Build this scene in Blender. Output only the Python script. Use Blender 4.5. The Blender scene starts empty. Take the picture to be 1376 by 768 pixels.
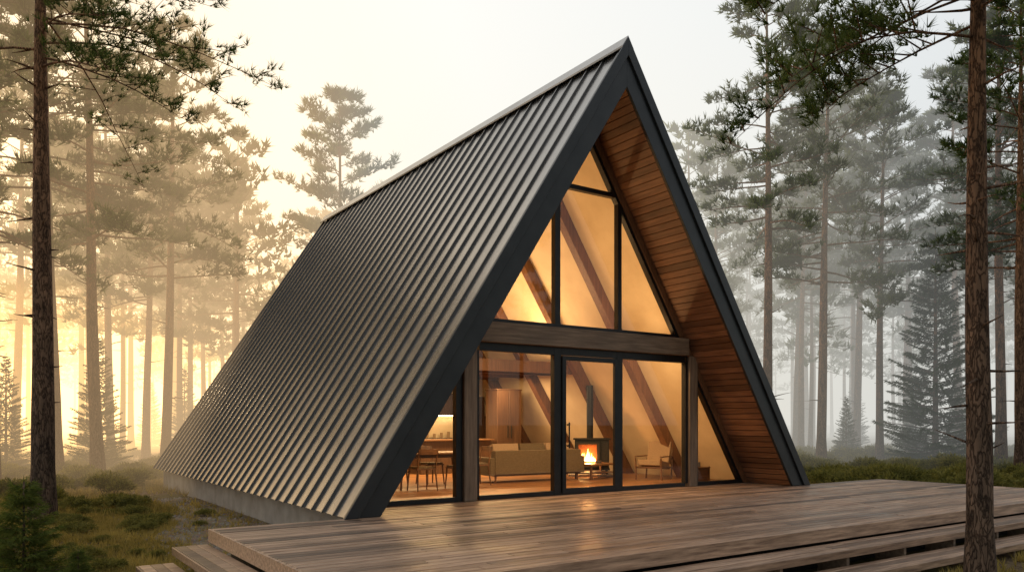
import bpy, math, random
import numpy as np
from mathutils import Vector, Matrix
R=math.radians
rnd=random.Random(7)
scene=bpy.context.scene
ORG=(2.09,14.37); ROT=34.52
cR,sR=math.cos(R(ROT)),math.sin(R(ROT))
def W(a,b,z=0): return (ORG[0]+a*cR-b*sR, ORG[1]+a*sR+b*cR, z)
def toAB(x,y):
    dx,dy=x-ORG[0],y-ORG[1]
    return dx*cR+dy*sR, -dx*sR+dy*cR
GZ=-0.6
SUN_AZ=-34.0; SUN_EL=10.0
SUND=Vector((math.sin(R(SUN_AZ))*math.cos(R(SUN_EL)), math.cos(R(SUN_AZ))*math.cos(R(SUN_EL)), math.sin(R(SUN_EL))))

# ---------------------------------------------------------------- materials
def newmat(name):
    m=bpy.data.materials.new(name); m.use_nodes=True
    nt=m.node_tree; nt.nodes.clear()
    out=nt.nodes.new('ShaderNodeOutputMaterial')
    return m,nt,out
def N(nt,t,**kw):
    n=nt.nodes.new(t)
    for k,v in kw.items(): setattr(n,k,v)
    return n
def L(nt,a,b): nt.links.new(a,b)
def ramp(nt,src,stops):
    r=N(nt,'ShaderNodeValToRGB'); e=r.color_ramp.elements
    while len(e)<len(stops): e.new(0.5)
    for i,(p,c) in enumerate(stops):
        e[i].position=p; e[i].color=(c[0],c[1],c[2],1)
    L(nt,src,r.inputs['Fac']); return r.outputs['Color']
def coords(nt,scale=(1,1,1),kind='Object'):
    tc=N(nt,'ShaderNodeTexCoord'); mp=N(nt,'ShaderNodeMapping')
    mp.inputs['Scale'].default_value=scale
    L(nt,tc.outputs[kind],mp.inputs['Vector']); return mp.outputs['Vector']
def noise(nt,vec,scale,detail=4,rough=.55):
    n=N(nt,'ShaderNodeTexNoise'); n.inputs['Scale'].default_value=scale
    n.inputs['Detail'].default_value=detail; n.inputs['Roughness'].default_value=rough
    L(nt,vec,n.inputs['Vector']); return n.outputs['Fac']
def math_(nt,op,a,b):
    n=N(nt,'ShaderNodeMath',operation=op)
    for i,x in enumerate((a,b)):
        if isinstance(x,(int,float)): n.inputs[i].default_value=x
        else: L(nt,x,n.inputs[i])
    return n.outputs[0]
def mixc(nt,fac,a,b,mode='MIX'):
    n=N(nt,'ShaderNodeMix',data_type='RGBA',blend_type=mode)
    for s,x in ((n.inputs[0],fac),(n.inputs[6],a),(n.inputs[7],b)):
        if isinstance(x,(int,float)): s.default_value=x
        elif isinstance(x,tuple): s.default_value=(*x,1) if len(x)==3 else x
        else: L(nt,x,s)
    return n.outputs[2]
def principled(nt,out,color,rough=.6,metal=0,bump=None,bstr=.3,bdist=.01,spec=.5):
    p=N(nt,'ShaderNodeBsdfPrincipled')
    if isinstance(color,tuple): p.inputs['Base Color'].default_value=(*color,1)
    else: L(nt,color,p.inputs['Base Color'])
    if isinstance(rough,(int,float)): p.inputs['Roughness'].default_value=rough
    else: L(nt,rough,p.inputs['Roughness'])
    p.inputs['Metallic'].default_value=metal
    p.inputs['Specular IOR Level'].default_value=spec
    if bump is not None:
        b=N(nt,'ShaderNodeBump'); b.inputs['Strength'].default_value=bstr; b.inputs['Distance'].default_value=bdist
        L(nt,bump,b.inputs['Height']); L(nt,b.outputs['Normal'],p.inputs['Normal'])
    L(nt,p.outputs[0],out.inputs['Surface']); return p
def simple(name,c1,c2,scale=4,rough=.6,metal=0,bstr=.15,stretch=(1,1,1),spec=.5):
    m,nt,out=newmat(name); v=coords(nt,stretch); n=noise(nt,v,scale,6)
    principled(nt,out,ramp(nt,n,[(.3,c1),(.7,c2)]),rough,metal,n,bstr,.01,spec); return m
def wood(name,dark,light,axis=0,rough=.55,var=.5,island=True,bstr=.35,rlo=None,macro=.6,gs=1.6):
    m,nt,out=newmat(name)
    s=[14,14,14]; s[axis]=.9
    v=coords(nt,tuple(s))
    geo=N(nt,'ShaderNodeNewGeometry')
    if island:
        ad=N(nt,'ShaderNodeVectorMath',operation='ADD')
        sc=N(nt,'ShaderNodeVectorMath',operation='SCALE'); cb=N(nt,'ShaderNodeCombineXYZ')
        for i in range(3): L(nt,geo.outputs['Random Per Island'],cb.inputs[i])
        L(nt,cb.outputs[0],sc.inputs[0]); sc.inputs['Scale'].default_value=37
        L(nt,v,ad.inputs[0]); L(nt,sc.outputs[0],ad.inputs[1]); v=ad.outputs[0]
    n=noise(nt,v,gs,8,.65)
    col=ramp(nt,n,[(.30,dark),(.52,tuple((d+l)/2 for d,l in zip(dark,light))),(.72,light)])
    if island:
        br=ramp(nt,geo.outputs['Random Per Island'],[(0,(1-var,1-var,1-var)),(.5,(1,.97,.94)),(1,(1+var*.5,)*3)])
        col=mixc(nt,1.0,col,br,'MULTIPLY')
    v2=coords(nt); n2=noise(nt,v2,.9,3)
    col=mixc(nt,macro,col,ramp(nt,n2,[(.35,(.62,.62,.62)),(.65,(1.1,1.08,1.05))]),'MULTIPLY')
    ro=rough
    if rlo is not None:
        rr=N(nt,'ShaderNodeMapRange'); L(nt,n2,rr.inputs[0]); rr.inputs[1].default_value=.35; rr.inputs[2].default_value=.65
        rr.inputs[3].default_value=rlo; rr.inputs[4].default_value=rough; ro=rr.outputs[0]
    principled(nt,out,col,ro,0,n,bstr,.006); return m
def emis(name,c,s):
    m,nt,out=newmat(name); e=N(nt,'ShaderNodeEmission'); e.inputs[0].default_value=(*c,1); e.inputs[1].default_value=s
    L(nt,e.outputs[0],out.inputs['Surface']); return m

M={}
M['charcoal']=simple('charcoal_fascia',(.022,.025,.028),(.034,.037,.04),3,.42,.3,.05)
M['frame']=simple('window_frame_metal',(.012,.012,.013),(.02,.02,.021),5,.4,.4,.03)
M['deck']=wood('deck_boards',(.12,.068,.042),(.54,.36,.245),0,.55,.72,True,.8,.30,.35,1.9)
M['soffit']=wood('soffit_planks',(.13,.055,.026),(.31,.15,.075),1,.5,.5)
M['timber']=wood('timber_weathered',(.14,.09,.058),(.36,.25,.165),0,.65,.1,False)
M['timber_v']=wood('timber_post',(.14,.09,.058),(.36,.25,.165),2,.65,.1,False)
M['rafter']=wood('rafter_timber',(.10,.042,.017),(.22,.10,.044),2,.5,.2)
M['floor']=wood('floor_boards',(.18,.08,.03),(.36,.185,.08),0,.35,.35,True,.1)
M['cabinet']=wood('cabinet_wood',(.05,.024,.012),(.11,.055,.028),2,.5,.3)
M['furn']=wood('furniture_wood',(.10,.045,.018),(.22,.11,.05),0,.45,.2)
M['plaster']=simple('plaster',(.58,.46,.31),(.72,.60,.43),1.2,.85,0,.1)
M['concrete']=simple('concrete',(.20,.18,.16),(.32,.30,.27),2.5,.85,0,.4)
M['cloth']=simple('sofa_cloth',(.095,.068,.04),(.135,.10,.06),40,.95,0,.3)
M['cushion']=simple('cushion_cloth',(.28,.19,.12),(.36,.255,.165),40,.95,0,.3)
M['iron']=simple('cast_iron',(.012,.012,.012),(.022,.021,.02),12,.5,.5,.1)
M['bark_log']=simple('log_bark',(.10,.06,.035),(.20,.13,.08),14,.9,0,.5)
M['log_end']=simple('log_end',(.42,.27,.13),(.58,.40,.22),9,.8,0,.2)
M['ceramic']=simple('ceramic',(.08,.07,.06),(.12,.1,.09),6,.3)
M['led']=emis('led_strip',(1,.66,.30),16)
M['fire']=emis('flame',(1,.42,.08),16)
M['firecore']=emis('flame_core',(1,.72,.28),26)
M['deck_shade']=simple('under_deck_shade',(.012,.01,.009),(.02,.017,.014),5,.9)  # near-black colour standing in for shade below the deck

# metal roof
m,nt,out=newmat('standing_seam_metal')
v=coords(nt); n=noise(nt,v,.5,3,.55)
fine=noise(nt,coords(nt,(2,6,2)),3,5,.6)
rr=N(nt,'ShaderNodeMapRange'); L(nt,n,rr.inputs[0])
rr.inputs[1].default_value=.35; rr.inputs[2].default_value=.65; rr.inputs[3].default_value=.22; rr.inputs[4].default_value=.31
principled(nt,out,ramp(nt,fine,[(.3,(.275,.262,.25)),(.7,(.33,.315,.30))]),rr.outputs[0],.9)
M['metal']=m
m,nt,out=newmat('seam_metal')
principled(nt,out,(.16,.155,.15),.3,.85); M['seam']=m
# glass
m,nt,out=newmat('window_glass')
fr=N(nt,'ShaderNodeFresnel'); fr.inputs[0].default_value=1.5
tr=N(nt,'ShaderNodeBsdfTransparent'); tr.inputs[0].default_value=(.97,.97,.96,1)
gl=N(nt,'ShaderNodeBsdfGlossy'); gl.inputs['Roughness'].default_value=.0
mx=N(nt,'ShaderNodeMixShader'); L(nt,math_(nt,'MULTIPLY',fr.outputs[0],1.2),mx.inputs[0]); L(nt,tr.outputs[0],mx.inputs[1]); L(nt,gl.outputs[0],mx.inputs[2])
L(nt,mx.outputs[0],out.inputs['Surface']); M['glass']=m
# bark
m,nt,out=newmat('pine_bark')
v=coords(nt,(1,1,.28)); vo=N(nt,'ShaderNodeTexVoronoi',feature='DISTANCE_TO_EDGE'); vo.inputs['Scale'].default_value=15
nn=N(nt,'ShaderNodeTexNoise'); nn.inputs['Scale'].default_value=9; nn.inputs['Detail'].default_value=7; L(nt,v,nn.inputs['Vector'])
vm=mixc(nt,.32,v,nn.outputs['Color']); L(nt,vm,vo.inputs['Vector'])
crk=ramp(nt,vo.outputs['Distance'],[(0,(.28,.26,.25)),(.14,(1,1,1))])
tc=N(nt,'ShaderNodeTexCoord'); sx=N(nt,'ShaderNodeSeparateXYZ'); L(nt,tc.outputs['Object'],sx.inputs[0])
hh=N(nt,'ShaderNodeMapRange'); L(nt,sx.outputs[2],hh.inputs[0]); hh.inputs[1].default_value=1.5; hh.inputs[2].default_value=9
base=mixc(nt,hh.outputs[0],(.15,.10,.07),(.30,.155,.08))
base=mixc(nt,1.0,base,ramp(nt,nn.outputs['Fac'],[(.3,(.5,.5,.5)),(.7,(1.3,1.25,1.2))]),'MULTIPLY')
base=mixc(nt,1.0,base,crk,'MULTIPLY')
principled(nt,out,base,.9,0,crk,.8,.03,.2); M['bark']=m
# foliage
def foliage(name,dark,light,trans=.35,cs=.7):
    m,nt,out=newmat(name)
    geo=N(nt,'ShaderNodeNewGeometry'); oi=N(nt,'ShaderNodeObjectInfo')
    n=noise(nt,coords(nt),cs,3)
    f=math_(nt,'ADD',math_(nt,'MULTIPLY',geo.outputs['Random Per Island'],.35),math_(nt,'MULTIPLY',n,.9))
    f=math_(nt,'ADD',f,math_(nt,'MULTIPLY',oi.outputs['Random'],.12))
    col=ramp(nt,f,[(.35,dark),(.95,light)])
    d=N(nt,'ShaderNodeBsdfDiffuse'); L(nt,col,d.inputs['Color'])
    t=N(nt,'ShaderNodeBsdfTranslucent'); L(nt,mixc(nt,1.0,col,(1.5,1.4,.7),'MULTIPLY'),t.inputs[0])
    mx=N(nt,'ShaderNodeMixShader'); mx.inputs[0].default_value=trans
    L(nt,d.outputs[0],mx.inputs[1]); L(nt,t.outputs[0],mx.inputs[2]); L(nt,mx.outputs[0],out.inputs['Surface']); return m
M['needle']=foliage('pine_needles',(.028,.05,.02),(.12,.155,.06),.4)
M['spruce']=foliage('spruce_needles',(.022,.042,.024),(.075,.115,.06),.3,1.2)
M['young']=foliage('young_needles',(.035,.06,.018),(.18,.21,.06),.35,3)
M['grass']=foliage('grass_blades',(.12,.10,.03),(.44,.34,.13),.4,.8)
M['shrub']=foliage('shrub_leaves',(.055,.07,.024),(.29,.26,.09),.35,1.3)
# ground
m,nt,out=newmat('forest_floor')
v=coords(nt); n1=noise(nt,v,.35,5); n2=noise(nt,v,5,8,.7); n3=noise(nt,v,40,4,.7)
soil=ramp(nt,n2,[(.3,(.07,.048,.026)),(.5,(.15,.105,.06)),(.72,(.26,.195,.11))])
moss=ramp(nt,n2,[(.3,(.055,.055,.02)),(.7,(.18,.165,.055))])
c=mixc(nt,ramp(nt,n1,[(.4,(0,0,0)),(.58,(1,1,1))]),soil,moss)
c=mixc(nt,.7,c,ramp(nt,n3,[(.35,(.5,.5,.5)),(.65,(1.3,1.25,1.2))]),'MULTIPLY')
principled(nt,out,c,.95,0,math_(nt,'ADD',n2,math_(nt,'MULTIPLY',n3,.4)),.9,.06,.2); M['ground']=m
m,nt,out=newmat('gravel')
v=coords(nt); vo=N(nt,'ShaderNodeTexVoronoi'); vo.inputs['Scale'].default_value=22; L(nt,v,vo.inputs['Vector'])
c=mixc(nt,.75,(.22,.165,.11),vo.outputs['Color'],'MULTIPLY')
c=mixc(nt,.55,c,ramp(nt,noise(nt,v,2,5),[(.35,(.11,.085,.05)),(.65,(.30,.23,.15))]))
principled(nt,out,c,.95,0,vo.outputs['Distance'],.8,.03,.2); M['gravel']=m
M['stone']=simple('pebble_stone',(.13,.11,.09),(.30,.26,.22),3,.9,0,.3)

# ---------------------------------------------------------------- mesh builder
class MB:
    def __init__(s): s.v=[]; s.f=[]; s.m=[]; s.mats=[]; s.sm=[]
    def mi(s,mat):
        if mat not in s.mats: s.mats.append(mat)
        return s.mats.index(mat)
    def add(s,vs,fs,mat,smooth=False):
        o=len(s.v); s.v+= [tuple(p) for p in vs]; k=s.mi(mat)
        for f in fs: s.f.append(tuple(i+o for i in f)); s.m.append(k); s.sm.append(smooth)
    def box(s,x0,x1,y0,y1,z0,z1,mat,T=None):
        vs=[(x,y,z) for z in (z0,z1) for x,y in ((x0,y0),(x1,y0),(x1,y1),(x0,y1))]
        if T is not None: vs=[T@Vector(p) for p in vs]
        s.add(vs,[(3,2,1,0),(4,5,6,7),(0,1,5,4),(1,2,6,5),(2,3,7,6),(3,0,4,7)],mat)
    def prism(s,poly,b0,b1,mat):
        n=len(poly)
        vs=[(a,b0,z) for a,z in poly]+[(a,b1,z) for a,z in poly]
        fs=[tuple(range(n)),tuple(range(2*n-1,n-1,-1))]+[(i,i+n,(i+1)%n+n,(i+1)%n) for i in range(n)]
        s.add(vs,fs,mat)
    def cyl(s,p0,p1,r0,r1,mat,n=10,cap=None,smooth=True):
        p0=Vector(p0);p1=Vector(p1); d=(p1-p0).normalized()
        t=Vector((0,0,1)) if abs(d.z)<.9 else Vector((1,0,0))
        x=d.cross(t).normalized(); y=d.cross(x)
        vs=[]
        for p,r in ((p0,r0),(p1,r1)):
            for i in range(n):
                an=2*math.pi*i/n; vs.append(p+(x*math.cos(an)+y*math.sin(an))*r)
        s.add(vs,[(i,(i+1)%n,(i+1)%n+n,i+n) for i in range(n)],mat,smooth)
        s.add(vs[:n],[tuple(range(n-1,-1,-1))],cap or mat); s.add(vs[n:],[tuple(range(n))],cap or mat)
    def tube(s,pts,rads,mat,n=6,jit=0,rg=None):
        vs=[]; prev=None
        for i,p in enumerate(pts):
            p=Vector(p); q=Vector(pts[min(i+1,len(pts)-1)])-Vector(pts[max(i-1,0)]); q.normalize()
            t=Vector((0,0,1)) if abs(q.z)<.9 else Vector((1,0,0))
            x=q.cross(t).normalized(); y=q.cross(x)
            for k in range(n):
                an=2*math.pi*k/n; rr=rads[i]*(1+(rg.uniform(-jit,jit) if rg else 0))
                vs.append(p+(x*math.cos(an)+y*math.sin(an))*rr)
        fs=[(i*n+k,i*n+(k+1)%n,(i+1)*n+(k+1)%n,(i+1)*n+k) for i in range(len(pts)-1) for k in range(n)]
        fs.append(tuple(range((len(pts)-1)*n,len(pts)*n)))
        s.add(vs,fs,mat,True)
    def tris(s,arr,mat):
        o=len(s.v); s.v+=arr.tolist(); k=s.mi(mat); n=len(arr)//3
        s.f+=[(o+3*i,o+3*i+1,o+3*i+2) for i in range(n)]; s.m+=[k]*n; s.sm+=[False]*n
    def mesh(s,name):
        me=bpy.data.meshes.new(name); me.from_pydata(s.v,[],s.f)
        for mt in s.mats: me.materials.append(mt)
        me.polygons.foreach_set('material_index',s.m); me.polygons.foreach_set('use_smooth',s.sm); me.update(); return me
    def obj(s,name,parent=None,loc=(0,0,0),rz=0,bevel=0,seg=2,fix=True):
        me=s.mesh(name)
        if fix:
            import bmesh
            bm=bmesh.new(); bm.from_mesh(me); bmesh.ops.recalc_face_normals(bm,faces=bm.faces); bm.to_mesh(me); bm.free()
        o=bpy.data.objects.new(name,me); scene.collection.objects.link(o)
        o.location=loc; o.rotation_euler=(0,0,rz)
        if parent: o.parent=parent
        if bevel:
            b=o.modifiers.new('bevel','BEVEL'); b.width=bevel; b.segments=seg; b.limit_method='ANGLE'
        return o
def empty(name,loc=(0,0,0),rz=0,parent=None):
    o=bpy.data.objects.new(name,None); scene.collection.objects.link(o); o.location=loc; o.rotation_euler=(0,0,rz)
    if parent: o.parent=parent
    return o
def inst(name,me,loc,rz=0,sc=1,parent=None,tilt=(0,0)):
    o=bpy.data.objects.new(name,me); scene.collection.objects.link(o); o.location=loc; o.rotation_euler=(tilt[0],tilt[1],rz)
    o.scale=(sc,sc,sc) if not isinstance(sc,tuple) else sc
    if parent: o.parent=parent
    return o

# ---------------------------------------------------------------- cabin
HW,HH,LEN=5.45,8.365,15.2
def P(h,f,s): # point at horizontal inset h, slope fraction f, side s
    return (s*(HW-h)*(1-f), HH*(1-h/HW)*f)
def strip(h0,h1,f0,f1,s): return [P(h0,f0,s),P(h0,f1,s),P(h1,f1,s),P(h1,f0,s)]
def wz(h,z): return (HW-h)*(1-z/(HH*(1-h/HW)))
GB=1.2
cab=empty('a_frame_cabin',(ORG[0],ORG[1],0),R(ROT))
b=MB()
for s in (-1,1): b.prism(strip(0,.06,0,1,s),-.02,LEN,M['metal'])
b.obj('roof_sheet',cab)
b=MB(); nb=33
for i in range(nb+1):
    bb=.03+i*(LEN-.08)/nb
    for s in (-1,1): b.prism(strip(-.048,.005,0.0,.998,s),bb-.016,bb+.016,M['seam'])
b.obj('roof_seams',cab)
b=MB()
for s in (-1,1):
    b.prism(strip(-.11,-.085,.975,1.0,s),-.1,LEN+.03,M['metal'])
b.obj('ridge_cap',cab)
b=MB()
for s in (-1,1):
    b.prism(strip(.06,.45,0,1,s),-.01,LEN-.02,M['charcoal'])
b.obj('roof_core',cab)
b=MB()
for s in (-1,1):
    b.prism(strip(.0,.5,0,1,s),-.07,-.015,M['charcoal'])
    b.prism(strip(-.09,.13,0,1,s),-.115,-.072,M['charcoal'])
b.obj('fascia',cab,bevel=.006,seg=1)
b=MB(); NP=62
for i in range(NP):
    for s in (-1,1):
        b.prism(strip(.47,.50,i/NP+.0005,(i+1)/NP-.0015,s),-.012,GB+.15,M['soffit'])
b.obj('soffit_planks',cab)
b=MB()
for s in (-1,1): b.prism(strip(.455,.495,0,1,s),GB+.16,LEN-.3,M['plaster'])
b.obj('interior_ceiling',cab)
# rafters
b=MB()
for bb in (3.0,5.05,7.15,9.2):
    for s in (-1,1): b.prism(strip(.5,.80,0.0,.985,s),bb-.11,bb+.11,M['rafter'])
b.obj('rafters',cab,bevel=.01,seg=1)
# foundation & walls
b=MB(); b.box(-5.2,5.2,.12,LEN-.12,-1.1,-.012,M['concrete']); b.obj('foundation',cab)
b=MB(); b.prism([(-4.93,0.0),(4.93,0.0),(0,7.55)],LEN-.28,LEN-.1,M['cabinet']); b.obj('rear_wall',cab)
b=MB(); b.prism([(-4.93,0.015),(4.93,0.015),(0,7.55)],10.5,10.62,M['plaster']); b.obj('partition_wall',cab)
b=MB(); y=GB+.0
rg=random.Random(3)
while y<10.48:
    x=-4.93; 
    while x<4.93:
        x2=min(x+rg.uniform(1.4,2.6),4.93); b.box(x+.001,x2-.001,y+.001,min(y+.158,10.49),-.01,.012,M['floor']); x=x2
    y+=.16
b.obj('interior_floor',cab)
# loft
b=MB(); b.box(-3.05,3.05,5.3,10.49,2.86,2.93,M['soffit'])
for yy in (6.3,7.6,8.9): b.box(-3.1,3.1,yy,yy+.12,2.68,2.858,M['rafter'])
b.box(-3.12,3.12,5.18,5.3,2.66,2.95,M['rafter']); b.obj('loft',cab)
# timber structure of glazed front
b=MB()
b.box(-wz(.5,3.22)-.02,wz(.5,3.22)+.02,GB-.16,GB+.14,2.85,3.22,M['timber']); b.obj('cross_beam',cab,bevel=.012)
b=MB()
b.box(-2.80,-2.53,GB-.1,GB+.16,-.002,2.848,M['timber_v']); b.box(2.95,3.20,GB-.1,GB+.16,-.002,2.848,M['timber_v']); b.obj('posts',cab,bevel=.012)
b=MB()
for s in (-1,1): b.prism(strip(.5,.66,0,.98,s),GB-.08,GB+.16,M['rafter'])
b.obj('gable_rafters',cab,bevel=.01,seg=1)
b=MB(); F=M['frame']
def fr_v(a,z0,z1,w=.07): b.box(a-w/2,a+w/2,GB-.04,GB+.08,z0,z1,F)
def fr_h(a0,a1,z,w=.07): b.box(a0,a1,GB-.038,GB+.078,z-w/2,z+w/2,F)
fr_v(-2.87,.0,2.846,.13); fr_v(-2.49,.07,2.7,.07)
fr_v(-.665,.0,2.846,.17); fr_v(.945,.0,2.846,.15)
fr_v(2.91,.07,2.7,.07); fr_v(3.24,.0,2.8,.07)
for a0,a1 in ((-4.7,-2.94),(-2.45,-.755),(1.025,2.87),(3.28,4.7)): fr_h(a0,a1,.04,.08)
fr_h(-.575,.865,.03,.06)
for a0,a1 in ((-2.45,-.755),(-.575,.865),(1.025,2.87)): fr_h(a0,a1,2.775,.15)
# sliding door leaf
b.box(-.57,-.48,GB-.07,GB-.01,.03,2.69,F); b.box(.78,.865,GB-.07,GB-.01,.03,2.69,F)
b.box(-.48,.78,GB-.068,GB-.012,.03,.12,F); b.box(-.48,.78,GB-.068,GB-.012,2.6,2.69,F)
b.box(-.455,-.435,GB-.13,GB-.11,.9,1.4,F); b.box(-.47,-.42,GB-.12,GB-.07,.93,.96,F); b.box(-.47,-.42,GB-.12,GB-.07,1.34,1.37,F)
# upper
fr_v(-.665,3.222,6.35,.13); fr_v(.945,3.222,5.98,.1)
fr_h(-.6,.9,6.02,.09); fr_h(-2.75,-.73,3.26,.075); fr_h(-.6,.895,3.26,.075); fr_h(.995,2.75,3.26,.075)
fr_h(-.92,-.73,6.02,.09)
for s in (-1,1): b.prism(strip(.66,.74,0,.985,s),GB-.042,GB+.082,F)
b.obj('window_frames',cab)
b=MB(); G=M['glass']; yg=GB+.02
def pane(pts,yy=yg): b.add([(a,yy,z) for a,z in pts],[tuple(range(len(pts)))],G)
w=lambda z: wz(.7,z)
pane([(-w(.08),.08),(-2.93,.08),(-2.93,2.9)])
pane([(-2.46,.08),(-.75,.08),(-.75,2.7),(-2.46,2.7)])
pane([(-.48,.12),(.78,.12),(.78,2.6),(-.48,2.6)],GB-.04)
pane([(1.02,.08),(2.88,.08),(2.88,2.7),(1.02,2.7)])
pane([(3.27,.08),(w(.08),.08),(3.27,2.35)])
pane([(-w(3.29),3.29),(-.73,3.29),(-.73,6.05)])
pane([(-.6,3.29),(.9,3.29),(.9,5.98),(-.6,5.98)])
pane([(.99,3.29),(w(3.29),3.29),(.99,5.75)])
pane([(-w(6.06),6.06),(w(6.06),6.06),(0,7.2)])
b.obj('glazing',cab,fix=False)

# ---------------------------------------------------------------- deck
deck=empty('wooden_deck',(ORG[0],ORG[1],0),R(ROT))
b=MB(); A0,A1,B0=-7.35,8.55,-4.55; rg=random.Random(11)
def row(y0,y1,a0,a1,zt=-.004,th=.035,mb=None):
    x=a0
    first=True
    while x<a1-.01:
        x2=x+(rg.uniform(1.2,4.2) if first else rg.uniform(3.2,4.6)); first=False
        if a1-x2<.8: x2=a1
        dz=rg.uniform(-.004,.003)
        (mb or b).box(x+.004,x2-.004,y0+.009,y1-.009,zt-th+dz,zt+dz,M['deck']); x=x2
y=B0
while y<-.02:
    row(y,min(y+.152,0),A0,A1); y+=.152
y=0.0
while y<GB-.05:
    row(y,min(y+.152,GB-.045),-4.93,4.93); y+=.152
b.obj('deck_boards',deck,bevel=.006,seg=1)
b=MB()
b.box(A0+.04,A1-.04,B0+.04,.1,-.055,-.044,M['deck_shade']); b.box(-4.9,4.9,.1,1.2,-.055,-.044,M['deck_shade'])  # dark sheets under the boards imitate the shade between them
# rim boards
b.box(A0-.03,A1+.03,B0-.032,B0-.002,-.17,-.006,M['deck']); b.box(A0-.032,A0-.002,B0,.03,-.17,-.006,M['deck']); b.box(A1+.002,A1+.032,B0,.03,-.17,-.006,M['deck'])
b.box(A0,-5.3,.002,.03,-.17,-.006,M['deck']); b.box(5.5,A1,.002,.03,-.17,-.006,M['deck'])
b.box(A0+.25,A1-.25,B0+.3,-.02,-1.0,-.2,M['deck_shade'])  # dark block in place of the shaded void below the deck
b.obj('deck_frame',deck)
b=MB(); TW=.42
for k in (1,2):
    z=-.2*k
    for j in range(3):
        y1=B0-.04-(k-1)*TW-j*.138; y0=y1-.138
        row(y0,y1,A0-TW*k-.03,A1+TW*k+.03,z)
        x1=A0-.04-(k-1)*TW-j*.138; x0=x1-.138
        yy=B0-.04-(k-1)*TW
        b.box(x0+.004,x1-.004,yy+.004,.02,z-.035,z-.001,M['deck'])
        x0=A1+.04+(k-1)*TW+j*.138
        b.box(x0+.004,x0+.134,yy+.004,.02,z-.035,z-.001,M['deck'])
    yo=B0-.04-k*TW+.006
    b.box(A0-TW*k-.03,A1+TW*k+.03,yo-.028,yo-.002,z-.10,z-.004,M['deck'])
    xo=A0-.04-k*TW+.006
    b.box(xo-.028,xo-.002,yo,.02,z-.10,z-.004,M['deck'])
    x=A0-TW*k+.2
    while x<A1+TW*k:
        b.box(x,x+.06,yo+.02,yo+TW+.02,z-.42,z-.037,M['timber']); x+=1.35
    y=yo+.3
    while y<0:
        b.box(xo+.02,xo+TW,y,y+.06,z-.42,z-.037,M['timber']); y+=1.2
b.obj('deck_steps',deck,bevel=.004,seg=1)

# ---------------------------------------------------------------- furniture
def place(mb,name,a,bb,rz=0,z=.013,bevel=0,seg=2):
    return mb.obj(name,None,W(a,bb,z),R(ROT+rz),bevel,seg)
# sofa (back toward -y)
b=MB(); C=M['cloth']
b.box(-1.2,1.2,-.42,.42,.16,.36,C); b.box(-1.2,1.2,-.46,-.26,.2,.74,C)
for s in (-1,1): b.box(s*1.22-.1,s*1.22+.1,-.44,.42,.18,.58,C)
for i in range(3): b.box(-1.1+i*.735,-1.1+i*.735+.725,-.25,.42,.365,.5,C)
for i in range(3):
    T=Matrix.Translation((-1.08+i*.735,-.2,.5))@Matrix.Rotation(R(-12),4,'X')
    b.box(0,.68,-.02,.14,0,.40,M['cushion'] if i!=1 else C,T)
T=Matrix.Translation((.35,-.05,.5))@Matrix.Rotation(R(-22),4,'X')@Matrix.Rotation(R(15),4,'Y'); b.box(0,.42,0,.14,0,.44,M['cushion'],T)
for x in (-1.15,1.15):
    for y in (-.38,.36): b.cyl((x,y,0),(x,y,.17),.02,.03,M['furn'],8)
place(b,'sofa',.95,4.35,-3,bevel=.045,seg=3)
# armchair facing -y
b=MB(); Fw=M['furn']
for x in (-.33,.33):
    b.box(x-.02,x+.02,-.34,-.30,0,.56,Fw,Matrix.Rotation(R(4),4,'X')); b.box(x-.02,x+.02,.26,.30,0,.54,Fw,Matrix.Rotation(R(-8),4,'X'))
    b.box(x-.03,x+.03,-.38,.34,.545,.575,Fw); b.box(x-.015,x+.015,-.32,.3,.27,.31,Fw)
b.box(-.31,.31,-.3,-.27,.27,.31,Fw); b.box(-.31,.31,.24,.27,.24,.28,Fw)
T=Matrix.Translation((0,-.02,.36))@Matrix.Rotation(R(-8),4,'X'); b.box(-.29,.29,-.32,.28,-.05,.08,M['cushion'],T)
T=Matrix.Translation((0,.25,.38))@Matrix.Rotation(R(-18),4,'X'); b.box(-.29,.29,-.05,.07,0,.55,M['cushion'],T)
b.box(-.31,.31,.07,.10,.05,.5,Fw,T)
o=place(b,'armchair',3.75,3.0,-68,bevel=.02)
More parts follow.
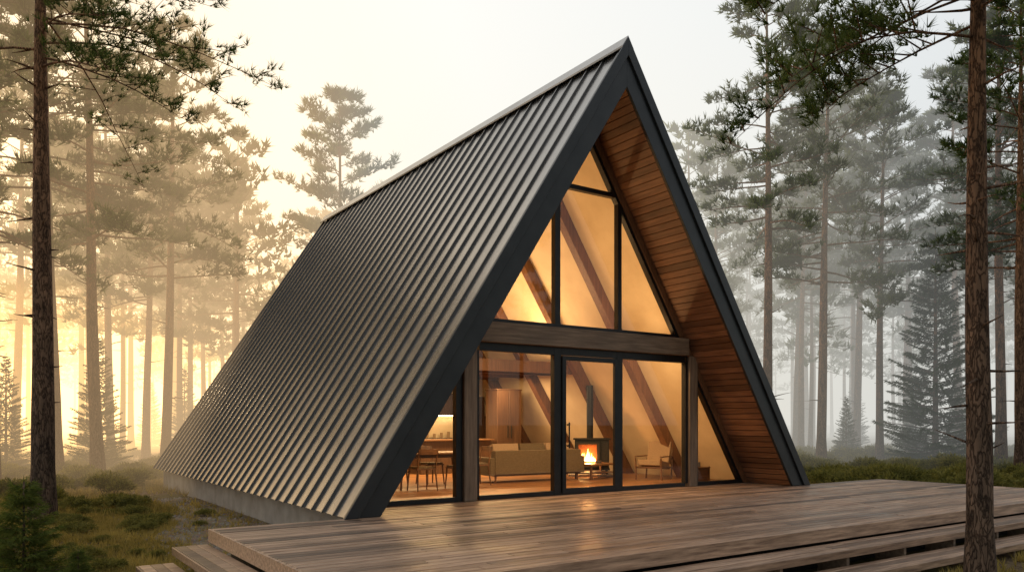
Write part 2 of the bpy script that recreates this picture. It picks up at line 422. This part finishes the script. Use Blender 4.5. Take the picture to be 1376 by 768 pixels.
# dining table
b=MB(); b.box(-.95,.95,-.45,.45,.715,.75,Fw); b.box(-.82,.82,-.34,.34,.64,.713,Fw)
for x in (-.8,.8):
    for y in (-.34,.34): b.cyl((x*1.04,y*1.05,0),(x*.97,y*.97,.66),.022,.034,Fw,8)
place(b,'dining_table',-1.95,4.0,0,bevel=.008,seg=1)
def dchair():
    b=MB()
    for x in (-.2,.2):
        b.cyl((x*1.12,-.22,0),(x,-.18,.44),.014,.02,Fw,8); b.cyl((x*1.12,.24,0),(x,.19,.44),.014,.02,Fw,8)
        b.cyl((x,.19,.43),(x*1.05,.26,.78),.018,.014,Fw,8)
    b.box(-.22,.22,-.22,.21,.43,.46,Fw); b.box(-.2,.2,-.2,.17,.462,.49,M['cloth'])
    pts=[(.235*math.sin(t),.24+.03*math.cos(t),.74) for t in np.linspace(-1.2,1.2,7)]
    for i in range(6):
        p,q=pts[i],pts[i+1]
        b.add([p,q,(q[0],q[1]+.015,q[2]+.11),(p[0],p[1]+.015,p[2]+.11)],[(0,1,2,3)],Fw); b.add([(p[0],p[1]+.02,p[2]),(q[0],q[1]+.02,q[2]),(q[0],q[1]+.035,q[2]+.11),(p[0],p[1]+.035,p[2]+.11)],[(0,1,2,3)],Fw)
        b.add([(p[0],p[1],p[2]),(q[0],q[1],q[2]),(q[0],q[1]+.02,q[2]),(p[0],p[1]+.02,p[2])],[(0,1,2,3)],Fw)
        b.add([(p[0],p[1]+.015,p[2]+.11),(q[0],q[1]+.015,q[2]+.11),(q[0],q[1]+.035,q[2]+.11),(p[0],p[1]+.035,p[2]+.11)],[(0,1,2,3)],Fw)
    return b
for (a,bb,rz) in ((-2.45,3.35,180),(-1.6,3.3,176),(-.75,4.0,-92),(-2.4,4.75,0),(-1.5,4.75,6)):
    place(dchair(),'dining_chair',a,bb,rz)
# vase with twigs
b=MB(); prof=[(0,.045),(.06,.075),(.13,.08),(.19,.05),(.22,.03),(.24,.038)]
b.tube([(0,0,z) for z,r in prof],[r for z,r in prof],M['iron'],14)
rg=random.Random(5)
for i in range(16):
    an=rg.uniform(0,6.28); tip=Vector((math.cos(an)*rg.uniform(.08,.26),math.sin(an)*rg.uniform(.08,.26),rg.uniform(.4,.66)))
    b.tube([(0,0,.2),tip*.6+Vector((0,0,.12)),tip],[.006,.005,.003],M['bark_log'],4)
    for j in range(12):
        p=tip*rg.uniform(.6,1.0)+Vector((0,0,.06)); q=Vector((rg.gauss(0,1),rg.gauss(0,1),rg.gauss(.3,1))).normalized()*.08; s=q.cross(Vector((0,0,1)))*.4
        b.add([p,p+q*.5+s,p+q,p+q*.5-s],[(0,1,2,3)],M['spruce'])
place(b,'vase_with_branches',-2.25,3.95,0,z=.764)
# coffee table
b=MB(); b.box(-.55,.55,-.3,.3,.33,.37,Fw); b.box(-.45,.45,-.24,.24,.14,.16,Fw)
for x in (-.48,.48):
    for y in (-.24,.24): b.box(x-.025,x+.025,y-.025,y+.025,0,.33,Fw)
b.cyl((.1,0,.37),(.1,0,.43),.07,.09,M['ceramic'],12)
place(b,'coffee_table',2.75,4.0,10,bevel=.006,seg=1)
# wood stove facing -y
b=MB(); I=M['iron']
b.box(-.6,.6,-.45,.4,0,.06,M['concrete'])
b.box(-.44,.44,-.24,.26,.2,.94,I); b.box(-.48,.48,-.28,.30,.94,.98,I); b.box(-.46,.46,-.26,.28,.16,.2,I)
for x in (-.38,.38):
    for y in (-.2,.22): b.box(x-.03,x+.03,y-.03,y+.03,.06,.16,I)
for (x0,x1,z0,z1) in ((-.42,-.35,.24,.88),(.13,.20,.24,.88),(-.35,.13,.82,.88),(-.35,.13,.24,.31)): b.box(x0,x1,-.3,-.245,z0,z1,I)
b.box(.23,.42,-.262,-.245,.26,.88,I)
b.box(-.348,.128,-.247,-.243,.312,.818,simple('firebox',(.14,.04,.012),(.3,.1,.03),6,.9))
rg=random.Random(9)
for i in range(9):
    x=-.29+i*.045+rg.uniform(-.01,.01); hgt=rg.uniform(.22,.42)*(1-abs(i-4)/7); w_=.038
    for mt,k,yy in ((M['fire'],1,-.262),(M['firecore'],.6,-.272)):
        b.add([(x-w_*k,yy,.38),(x+w_*k,yy,.38),(x+w_*.8*k,yy,.38+hgt*.4*k),(x+.01,yy,.38+hgt*k),(x-w_*.9*k,yy,.38+hgt*.35*k)],[(0,1,2,3,4)],mt)
for i in range(3): b.cyl((-.32,-.262-.01*i,.34+.02*i),(.1,-.262,.35+.01*i),.025,.02,M['bark_log'],8)
b.cyl((-.05,.05,.98),(-.05,.05,1.95),.085,.085,I,16); b.cyl((-.05,.05,1.95),(-.05,.05,2.0),.1,.1,I,16)
b.cyl((-.05,.05,2.0),(-.05,.05,2.35),.085,.085,I,16)
stove=place(b,'wood_stove',3.25,4.75,-40,bevel=.006,seg=1)
# firewood
b=MB(); rg=random.Random(21)
for r_ in range(6):
    for i in range(9-(r_%2)):
        rad=rg.uniform(.05,.066); x=-.5+i*.132+(r_%2)*.066; z=.06+r_*.115
        b.cyl((x,-.2+rg.uniform(-.03,.03),z),(x+rg.uniform(-.01,.01),.2,z),rad,rad*.95,M['bark_log'],9,M['log_end'],False)
place(b,'firewood_pile',3.05,5.9,-32)
# kitchen
b=MB(); K=M['cabinet']
for i in range(4): b.box(-3.6+i*.9+.004,-3.6+(i+1)*.9-.004,9.92,10.45,.1,.88,K)
for i in range(3): b.box(0+i*.9+.004,(i+1)*.9-.004,9.92,10.45,.1,.88,K)
b.box(-3.65,2.75,9.88,10.48,.882,.925,M['ceramic'])
for i in range(2): b.box(2.78+i*.42+.004,2.78+(i+1)*.42-.004,9.85,10.48,.02,2.2-i*.6,K)
b.box(-2.8,2.7,10.2,10.48,1.62,1.66,K); b.box(-2.8,2.7,10.22,10.46,1.66,2.3,K)
b.box(-2.75,2.65,10.3,10.34,1.585,1.618,M['led'])
for i in range(6): b.cyl((.9+i*.25,10.3,.926),(.9+i*.25,10.3,1.05+.03*(i%3)),.04,.045,M['cushion'],10)
b.obj('kitchen_cabinets',None,W(0,0,0),R(ROT))
b=MB(); b.box(-1.1,1.1,-.35,.35,.0,.88,K); b.box(-1.18,1.18,-.42,.42,.882,.925,M['furn'])
place(b,'kitchen_island',.9,8.0,0,bevel=.006,seg=1)
b=MB()
for i in range(2): b.box(-.42+i*.42+.004,-.42+(i+1)*.42-.004,-.3,.3,.02,2.3,K)
b.box(-.44,.44,-.31,.31,2.302,2.34,K)
for x in (-.06,.06): b.box(x-.01,x+.01,-.33,-.302,.95,1.3,M['iron'])
place(b,'tall_cabinet',2.6,7.9,0,bevel=.006,seg=1)
b=MB(); b.box(-.2,.2,-.15,.15,.0,.32,M['furn'])
for s in (-1,1): b.box(s*.19-.015,s*.19+.015,-.165,-.15,.0,.36,Fw)
b.box(-.22,.22,-.17,.17,.322,.345,Fw); b.cyl((0,0,.345),(0,0,.46),.05,.04,M['ceramic'],12)
place(b,'storage_crate',4.0,1.8,0)

# lights
def area(name,a,bb,z,sx,sy,power,col,rot,parent=cab):
    l=bpy.data.lights.new(name,'AREA'); l.shape='RECTANGLE'; l.size=sx; l.size_y=sy; l.energy=power; l.color=col
    o=bpy.data.objects.new(name,l); scene.collection.objects.link(o); o.parent=parent; o.location=(a,bb,z); o.rotation_euler=rot; return o
WARM=(1,.62,.27)
area('hidden_fill_beam_down',0,GB+.32,2.98,5.2,.1,220,WARM,(R(25),0,0))  # added lamp, out of sight behind the beam, lights the lower room
area('hidden_fill_loft_up',0,5.5,3.05,5.0,.3,215,WARM,(R(180),0,0))  # added lamp, kept from view by the loft edge, brightens the upper slopes
area('hidden_fill_beam_up',0,GB+.32,3.1,4.6,.1,55,WARM,(R(150),0,0))  # added lamp behind the beam, brightens the slopes above it
area('hidden_fill_loft_down',0,7.0,2.66,5.0,.3,430,WARM,(0,0,0))  # added lamp without a fixture, brightens the room under the loft
l=bpy.data.lights.new('fire_glow','POINT'); l.energy=35; l.color=(1,.42,.12); l.shadow_soft_size=.08
o=bpy.data.objects.new('fire_glow',l); scene.collection.objects.link(o); o.parent=stove; o.location=(-.1,-.42,.5)

# ---------------------------------------------------------------- trees
def tuft_arr(P_,D_,K,Ln,w,spread,g):
    P_=np.asarray(P_,float); D_=np.asarray(D_,float); n=len(P_)
    Pr=np.repeat(P_,K,0); Dr=np.repeat(D_,K,0)+g.normal(size=(n*K,3))*spread
    Dr/=np.linalg.norm(Dr,axis=1,keepdims=True)+1e-9
    ln=(Ln*(.6+.6*g.random(n*K)))[:,None]
    sd=np.cross(Dr,g.normal(size=(n*K,3))); sd/=np.linalg.norm(sd,axis=1,keepdims=True)+1e-9; sd*=w/2
    out=np.empty((n*K*3,3)); out[0::3]=Pr-sd; out[1::3]=Pr+sd; out[2::3]=Pr+Dr*ln
    return out
def trunk_pts(H,r,rg,lean=.02,wob=.06,n=14):
    lx,ly=rg.uniform(-lean,lean),rg.uniform(-lean,lean); ph=rg.uniform(0,6)
    pts=[];rad=[]
    for i in range(n+1):
        t=i/n; z=H*t
        pts.append((lx*z+wob*math.sin(ph+t*5)*min(1,t*3),ly*z+wob*math.cos(ph*1.3+t*4)*min(1,t*3),z-.25 if i==0 else z))
        rad.append(r*((1-t)**.75*.92+.04)*(1+.35*max(0,1-t*14)))
    return pts,rad
def at(pts,z):
    for i in range(len(pts)-1):
        if pts[i+1][2]>=z:
            t=(z-pts[i][2])/(pts[i+1][2]-pts[i][2]+1e-9); return Vector(pts[i]).lerp(Vector(pts[i+1]),t)
    return Vector(pts[-1])
def limb(b,p0,az,ln,el,droop,r,rg,nseg=6):
    pts=[p0]; p=Vector(p0); e=el; a=az
    for i in range(nseg):
        e+=droop/nseg+rg.uniform(-.12,.12); a+=rg.uniform(-.16,.16)
        p=p+Vector((math.cos(a)*math.cos(e),math.sin(a)*math.cos(e),math.sin(e)))*ln/nseg; pts.append(p.copy())
    b.tube(pts,[r*(1-.85*i/nseg) for i in range(nseg+1)],M['bark'],5); return pts
def pine(seed,H,cs,r,bl,nb,K=8,Ln=.3,w=.035,tw=9,tt=8,azs=None,stubs=10,droop=-.1,step=1.0,spread=.5,lean=.02,wob=.06,s0=.3,stl=1.1,twigs=True,br=.22):
    rg=random.Random(seed); g=np.random.default_rng(seed); b=MB()
    pts,rad=trunk_pts(H,r,rg,lean,wob); b.tube(pts,rad,M['bark'],12,.05,rg)
    TP=[];TD=[]
    for i in range(nb):
        t=((i+rg.random())/nb); z=H*(cs+(1-cs)*t*.985)
        shape=(math.sin(math.pi*min(1,.25+.75*t))**.55)*(1-.2*t)
        ln=bl*shape*rg.uniform(.5,1.15)+.35
        az=rg.uniform(0,6.28) if azs is None else rg.choice(azs)+rg.uniform(-.4,.4)
        el=-.12+.75*t+rg.uniform(-.15,.2)
        lp=limb(b,at(pts,z),az,ln,el,droop,max(.012,r*br*(1-t*.6)),rg)
        for j in range(tw):
            s=s0+(1-s0)*(j+.5)/tw; k=min(len(lp)-2,int(s*(len(lp)-1))); q=lp[k].lerp(lp[k+1],s*(len(lp)-1)-k)
            side=(1 if j%2 else -1)*rg.uniform(.3,1.4); dz=rg.uniform(-.05,.75)
            d=Vector((math.cos(az+side),math.sin(az+side),dz)).normalized(); tl=(.25+.28*ln*(1.15-s))*rg.uniform(.6,1.2)
            e=q+d*tl
            if twigs: b.tube([q,q.lerp(e,.5)+Vector((0,0,.03)),e],[.012,.009,.004],M['bark'],3)
            for m_ in range(tt):
                u=.15+.9*m_/tt
                TP.append(q.lerp(e,u)+Vector((rg.gauss(0,.07),rg.gauss(0,.07),rg.gauss(.03,.08)))*step)
                TD.append(d*.7+Vector((rg.gauss(0,.5),rg.gauss(0,.5),.6)))
        TP.append(lp[-1]); TD.append(Vector((math.cos(az),math.sin(az),.5)))
    for i in range(stubs):
        z=H*rg.uniform(.12,cs+.05); az=rg.uniform(0,6.28)
        ln=rg.uniform(.3,stl); limb(b,at(pts,z),az,ln,rg.uniform(-.1,.35),rg.uniform(-.3,.1),.028*r/.2,rg,4)
    if TP: b.tris(tuft_arr([tuple(p) for p in TP],[tuple(p) for p in TD],K,Ln,w,spread,g),M['needle'])
    return b
SP=((1,19,.42,.23,3.6,54),(2,20,.48,.22,3.4,52),(3,18,.42,.2,3.7,50),(4,21,.5,.24,3.6,52),(5,17,.36,.18,3.0,52))
pines=[pine(s,H,cs,r,bl,nb,K=6,Ln=.34,w=.055,tw=9,tt=7).mesh('pine_mesh') for s,H,cs,r,bl,nb in SP]
farp=[pine(s+70,H,cs,r,bl,int(nb*.7),K=3,Ln=.55,w=.17,tw=5,tt=4,stubs=4,twigs=False).mesh('far_pine_mesh') for s,H,cs,r,bl,nb in SP[:4]]
def spruce(seed,H,r,wid,K=7,Ln=.2,w=.035,mat='spruce',lay=26,dens=9):
    rg=random.Random(seed); g=np.random.default_rng(seed); b=MB()
    b.tube([(0,0,-.2),(0,0,H*.5),(0,0,H)],[r,r*.55,.01],M['bark'],8)
    TP=[];TD=[]
    for i in range(lay):
        t=i/lay; z=H*(.05+.94*t); ln=wid*(1-t)**.9*rg.uniform(.85,1.1)+.06; nbr=max(5,int(11-5*t))
        for j in range(nbr):
            az=j/nbr*6.28+rg.uniform(-.35,.35)+i; l2=ln*rg.uniform(.7,1.15)
            zz=z+rg.uniform(-.5,.5)*H/lay; e0=rg.uniform(-.25,.0)+.5*t
            n_=max(4,int(l2*dens))
            prev=Vector((0,0,zz)); tip=None
            for k in range(n_):
                s=(k+1)/n_; p=Vector((math.cos(az)*l2*s,math.sin(az)*l2*s,zz+l2*(e0*s+.18*s*s)))
                if s>.15:
                    wd=.28*l2*(1-s)+.04
                    for q in (-1,0,1):
                        pp=p+Vector((-math.sin(az)*q*wd,math.cos(az)*q*wd,-abs(q)*wd*.25))
                        TP.append(tuple(pp)); TD.append((math.cos(az+q*.7),math.sin(az+q*.7),-.12))
                tip=p
            b.tube([prev,(prev+tip)/2,tip],[.018*H/8,.012*H/8,.004],M['bark'],3)
    TP.append((0,0,H)); TD.append((0,0,1))
    b.tris(tuft_arr(TP,TD,K,Ln,w,.38,g),M[mat]); return b
spr=spruce(31,11,.16,2.6,K=6,w=.045).mesh('spruce_mesh')
young=spruce(32,1.5,.03,.62,K=10,Ln=.11,w=.01,mat='young',lay=13,dens=20).mesh('young_pine_mesh')

def px(x,d): return (x-688)/1040*d
fk=dict(K=12,Ln=.19,w=.014,tw=12,tt=11,spread=.6,step=.8,lean=0,wob=.03,s0=.22,stl=.7,br=.12)
fl=pine(51,15,.60,.235,4.6,34,azs=(0,.3,-.4,1.6,3.1,4.2,5.4),droop=-.45,stubs=24,**fk).mesh('pine_fg_a'); inst('pine_tree',fl,(px(57,15.6),15.6,GZ),0)
fr_=pine(54,12,.54,.155,3.0,36,azs=(3.14,2.7,3.6,1.2,4.5,.3,3.3),droop=-.7,stubs=26,**fk).mesh('pine_fg_b'); inst('pine_tree',fr_,(px(1317,9),9,GZ),0)
mid=[(77,27,3,.95),(132,27,0,1),(150,39,1,1),(196,38,2,1.02),(222,33,0,1.0),(243,44,4,1.1),(-10,24,2,1.0),(20,40,3,1),
     (300,55,4,1.1),(455,46,4,1.28),(1032,31,1,1.0),(1103,33,0,.96),(1070,47,3,1.0),(1182,35,2,.93),(1345,30,3,.9),(1372,27,0,.9),(960,46,4,1.1),(1150,44,1,1.05),(1290,42,3,1.0),(1225,50,0,1.1),(1400,32,2,1)]
for i,(x,d,k,s) in enumerate(mid):
    inst('pine_tree',pines[k],(px(x,d),d,GZ),R(i*77),s,None,(rnd.uniform(-.015,.015),rnd.uniform(-.02,.02)))
inst('spruce_tree',spr,(px(1257,33),33,GZ),0,.93)
inst('spruce_tree',spr,(px(132,31),31,GZ),1,.5)
inst('spruce_tree',spr,(px(1137,38),38,GZ),2,.3)
inst('spruce_tree',spr,(px(8,30),30,GZ),3,.42)
for (xx,y,s) in ((32,9.3,.86),(105,8.7,.38),(-30,11.5,.7),(150,8.4,.25),(60,8.3,.3)): inst('young_pine',young,(px(xx,y),y,GZ),xx,s)
far=empty('distant_pine_forest')
cnt=0; used=[]
while cnt<130:
    d=rnd.uniform(42,120); x=rnd.uniform(-.8,.8)*d
    pxx=688+x/d*1040
    if 330<pxx<900 and d<72: continue
    if any((x-u)**2+(d-v_)**2<7 for u,v_ in used): continue
    a_,b_=toAB(x,d)
    if abs(a_)<7 and -6<b_<17: continue
    used.append((x,d)); cnt+=1
    inst('pine',farp[rnd.randrange(4)],(x,d,GZ),rnd.uniform(0,6.28),rnd.uniform(.8,1.15),far)
for i in range(22):
    d=rnd.uniform(36,80); x=rnd.uniform(-.8,.8)*d; a_,b_=toAB(x,d)
    if abs(a_)<8 and b_<17: continue
    inst('young_spruce',spr,(x,d,GZ),rnd.uniform(0,6.28),rnd.uniform(.15,.5),far)
# the clearing's far side, seen in the glass reflections
for (x,y) in ((14,-9),(19,-6),(24,-3),(28,2),(11,-15),(17,-14),(23,-10),(30,-6),(34,2),(4,-16),(8,-12),(26,-16),(36,-12),(21,-20)):
    inst('pine',farp[rnd.randrange(4)],(x,y,GZ),rnd.uniform(0,6.28),rnd.uniform(.8,1.05),far)

# ---------------------------------------------------------------- ground, grass, shrubs
def gh(x,y):
    a_,b_=toAB(x,y); dd=max(0,max(abs(a_)-9,-b_-7,b_-17)); f=min(1,dd/12)
    return GZ+f*(.16*math.sin(x*.31+1)*math.cos(y*.27)+.1*math.sin(x*.9+y*.7))+ .012*math.sin(x*3.1)*math.sin(y*2.7)
b=MB(); n=150
xs=[math.copysign(abs(t)**2.2*500,t) for t in np.linspace(-1,1,n)]; ys=[25+math.copysign(abs(t)**2.2*500,t) for t in np.linspace(-1,1,n)]
b.add([(x,y,gh(x,y)) for y in ys for x in xs],[(j*n+i,j*n+i+1,(j+1)*n+i+1,(j+1)*n+i) for j in range(n-1) for i in range(n-1)],M['ground'],True)
b.obj('ground',fix=False)
def pw(bb): return -6.75-.5*math.sin(bb*.45+.5)-.15*math.sin(bb*2.1)
b=MB(); vs=[];k=60
for i in range(k):
    t=i/(k-1); bb=-.2+11*t
    vs+= [W(pw(bb)-.1,bb,GZ+.03),W(-5.1,bb,GZ+.03)]
b.add(vs,[(2*i,2*i+1,2*i+3,2*i+2) for i in range(k-1)],M['gravel']); b.obj('gravel_path',fix=False)
b=MB(); rg=random.Random(8)
for i in range(1300):
    bb=rg.uniform(-.1,11); a_=rg.uniform(-7.6,-5.3); r_=rg.uniform(.012,.04)*(1.6 if rg.random()<.06 else 1); c=Vector(W(a_,bb,GZ+.03+r_*.2))
    vs=[c+Vector((math.cos(t)*r_*rg.uniform(.7,1.2),math.sin(t)*r_*rg.uniform(.7,1.2),-r_*.3)) for t in (0,1.26,2.5,3.77,5)]+[c+Vector((rg.uniform(-.3,.3)*r_,rg.uniform(-.3,.3)*r_,r_*.6))]
    b.add(vs,[(j,(j+1)%5,5) for j in range(5)],M['stone'],False)
b.obj('pebbles',fix=False)
g=np.random.default_rng(4)
def scatter(n,x0,x1,y0,y1,thr=.0,path=True):
    out=[]
    while len(out)<n:
        X=g.uniform(x0,x1,4000); Y=g.uniform(y0,y1,4000)
        for x,y in zip(X,Y):
            if abs(x)>y*.75+1: continue
            a_,b_=toAB(x,y)
            if abs(a_)<5.3 and 0<b_<15.3: continue
            if -8.3<a_<9.6 and -5.6<b_<.1: continue
            if path and pw(b_)<a_<-5 and -.3<b_<11 and g.random()<.85: continue
            c=math.sin(x*.8+1.3*math.sin(y*.5))+math.cos(y*.9+x*.3)+math.sin(x*2.3+y*1.9)*.7
            if c<thr+g.normal()*.5: continue
            out.append((x,y,gh(x,y)))
            if len(out)>=n: break
    return np.array(out)
b=MB()
for args,K,Ln in (((8000,-15,-2,7.5,20,-1.2),9,.15),((8500,-26,-5,16,36,-1.2),8,.22),((5500,7,26,17,36,-.8),8,.30),((1500,4,12,6,16,-.3),8,.16)):
    p=scatter(*args); d=np.tile([0,0,1.0],(len(p),1)); b.tris(tuft_arr(p,d,K,Ln,.014 if args[4]<21 else .026,.45,g),M['grass'])
b.obj('grass',fix=False)
def shrub(seed,r=.6,h=.5,n=1500,leaf=.05):
    rg=np.random.default_rng(seed); b=MB()
    lob=[(rg.uniform(-.6,.6)*r,rg.uniform(-.6,.6)*r,rg.uniform(.3,.7)*h,rg.uniform(.35,.6)*r) for _ in range(7)]
    Pn=[];Dn=[]
    for i in range(n):
        lx,ly,lz,lr=lob[i%7]; v=rg.normal(size=3); v/=np.linalg.norm(v); v[2]=abs(v[2])*1.0-.25
        q=lr*rg.uniform(.5,1.2); Pn.append((lx+v[0]*q,ly+v[1]*q,max(.02,lz+v[2]*q*h/r))); Dn.append((v[0],v[1],abs(v[2])+.5))
    b.tris(tuft_arr(Pn,Dn,2,leaf*1.8,leaf*.6,.7,rg),M['shrub'])
    for i in range(12):
        lx,ly,lz,lr=lob[i%7]; b.tube([(lx*.2,ly*.2,-.05),(lx*.7,ly*.7,lz*.6),(lx+rg.normal()*.1,ly+rg.normal()*.1,lz+.1)],[.012,.008,.003],M['bark'],3)
    return b.mesh('shrub_mesh')
shr=[shrub(s) for s in (1,2,3)]
und=empty('undergrowth_shrubs')
p=scatter(230,9,30,21,42,-.6)
p2=scatter(150,-30,-7,17,42,-.3); p3=scatter(60,-13,-5,9,19,.2)
for q,(lo,hi) in ((p,(.6,1.5)),(p2,(.5,1.2)),(p3,(.22,.5))):
    for x,y,z in q: inst('shrub',shr[int(g.integers(3))],(x,y,z),g.uniform(0,6),float(g.uniform(lo,hi)),und)

# ---------------------------------------------------------------- fog
def glow_fogmat(name,dens,col,strength=1.0):
    m,nt,out=newmat(name)
    a=N(nt,'ShaderNodeVolumeAbsorption'); a.inputs['Color'].default_value=(0,0,0,1); a.inputs['Density'].default_value=dens
    e=N(nt,'ShaderNodeEmission'); e.inputs[0].default_value=(*col,1); e.inputs[1].default_value=dens*strength  # emission stands in for daylight scattered by the fog
    ad=N(nt,'ShaderNodeAddShader'); L(nt,a.outputs[0],ad.inputs[0]); L(nt,e.outputs[0],ad.inputs[1]); L(nt,ad.outputs[0],out.inputs['Volume']); return m
def fogbox(name,x0,x1,y0,y1,z0,z1,mat):
    b=MB(); b.box(x0,x1,y0,y1,z0,z1,mat); return b.obj(name)
fogbox('forest_fog',14,170,27,170,-3,21,glow_fogmat('fog_grey',.018,(.69,.69,.65)))
fogbox('forest_fog',-7.99,13.99,27,170,-3,21,glow_fogmat('fog_soft',.020,(.90,.84,.71)))
fogbox('forest_fog',-19.99,-8,19,170,-3,21.5,glow_fogmat('fog_sunglow_edge',.014,(1.8,1.22,.66)))  # warm glow towards the sun side is put into the emission colour
fogbox('forest_fog',-150,-20,19,170,8.01,22,glow_fogmat('fog_sunglow_high',.013,(2.0,1.36,.70)))  # upper sun glow, painted as fog emission
fogbox('forest_fog',-150,-20,19,170,-3,8,glow_fogmat('fog_sunglow_low',.016,(4.0,2.35,.85)))  # strongest low sun glow, put into the fog's own emission

# ---------------------------------------------------------------- world, sun, camera
wd=bpy.data.worlds.new('World'); scene.world=wd; wd.use_nodes=True; nt=wd.node_tree; nt.nodes.clear()
out=N(nt,'ShaderNodeOutputWorld'); tc=N(nt,'ShaderNodeTexCoord')
dp=N(nt,'ShaderNodeVectorMath',operation='DOT_PRODUCT'); L(nt,tc.outputs['Generated'],dp.inputs[0]); dp.inputs[1].default_value=SUND
f=math_(nt,'ADD',math_(nt,'MULTIPLY',dp.outputs['Value'],.5),.5)
col=ramp(nt,f,[(0,(.34,.34,.34)),(.5,(.58,.575,.56)),(.79,(.80,.81,.80)),(.92,(.92,.89,.82)),(.97,(.95,.87,.69)),(1,(1.3,.98,.52))])
bg=N(nt,'ShaderNodeBackground'); L(nt,col,bg.inputs[0]); bg.inputs[1].default_value=1.0
sky=N(nt,'ShaderNodeTexSky'); sky.sky_type='NISHITA'; sky.sun_disc=False; sky.sun_elevation=R(SUN_EL); sky.sun_rotation=R(SUN_AZ)
bg2=N(nt,'ShaderNodeBackground'); L(nt,sky.outputs[0],bg2.inputs[0]); bg2.inputs[1].default_value=.05
ad=N(nt,'ShaderNodeAddShader'); L(nt,bg.outputs[0],ad.inputs[0]); L(nt,bg2.outputs[0],ad.inputs[1]); L(nt,ad.outputs[0],out.inputs['Surface'])
sl=bpy.data.lights.new('sun','SUN'); sl.energy=5; sl.angle=R(2); sl.color=(1,.74,.42)
so=bpy.data.objects.new('sun',sl); scene.collection.objects.link(so); so.rotation_euler=(-SUND).to_track_quat('-Z','Y').to_euler()
cam=bpy.data.cameras.new('camera'); co=bpy.data.objects.new('camera',cam); scene.collection.objects.link(co)
co.location=(0,0,1.4); co.rotation_euler=(R(90),0,0); cam.sensor_width=36; cam.lens=36*1040/1376; cam.shift_y=183/1376; cam.clip_end=2000; cam.clip_start=.1
scene.camera=co
scene.view_settings.view_transform='Standard'; scene.view_settings.look='None'; scene.view_settings.exposure=0
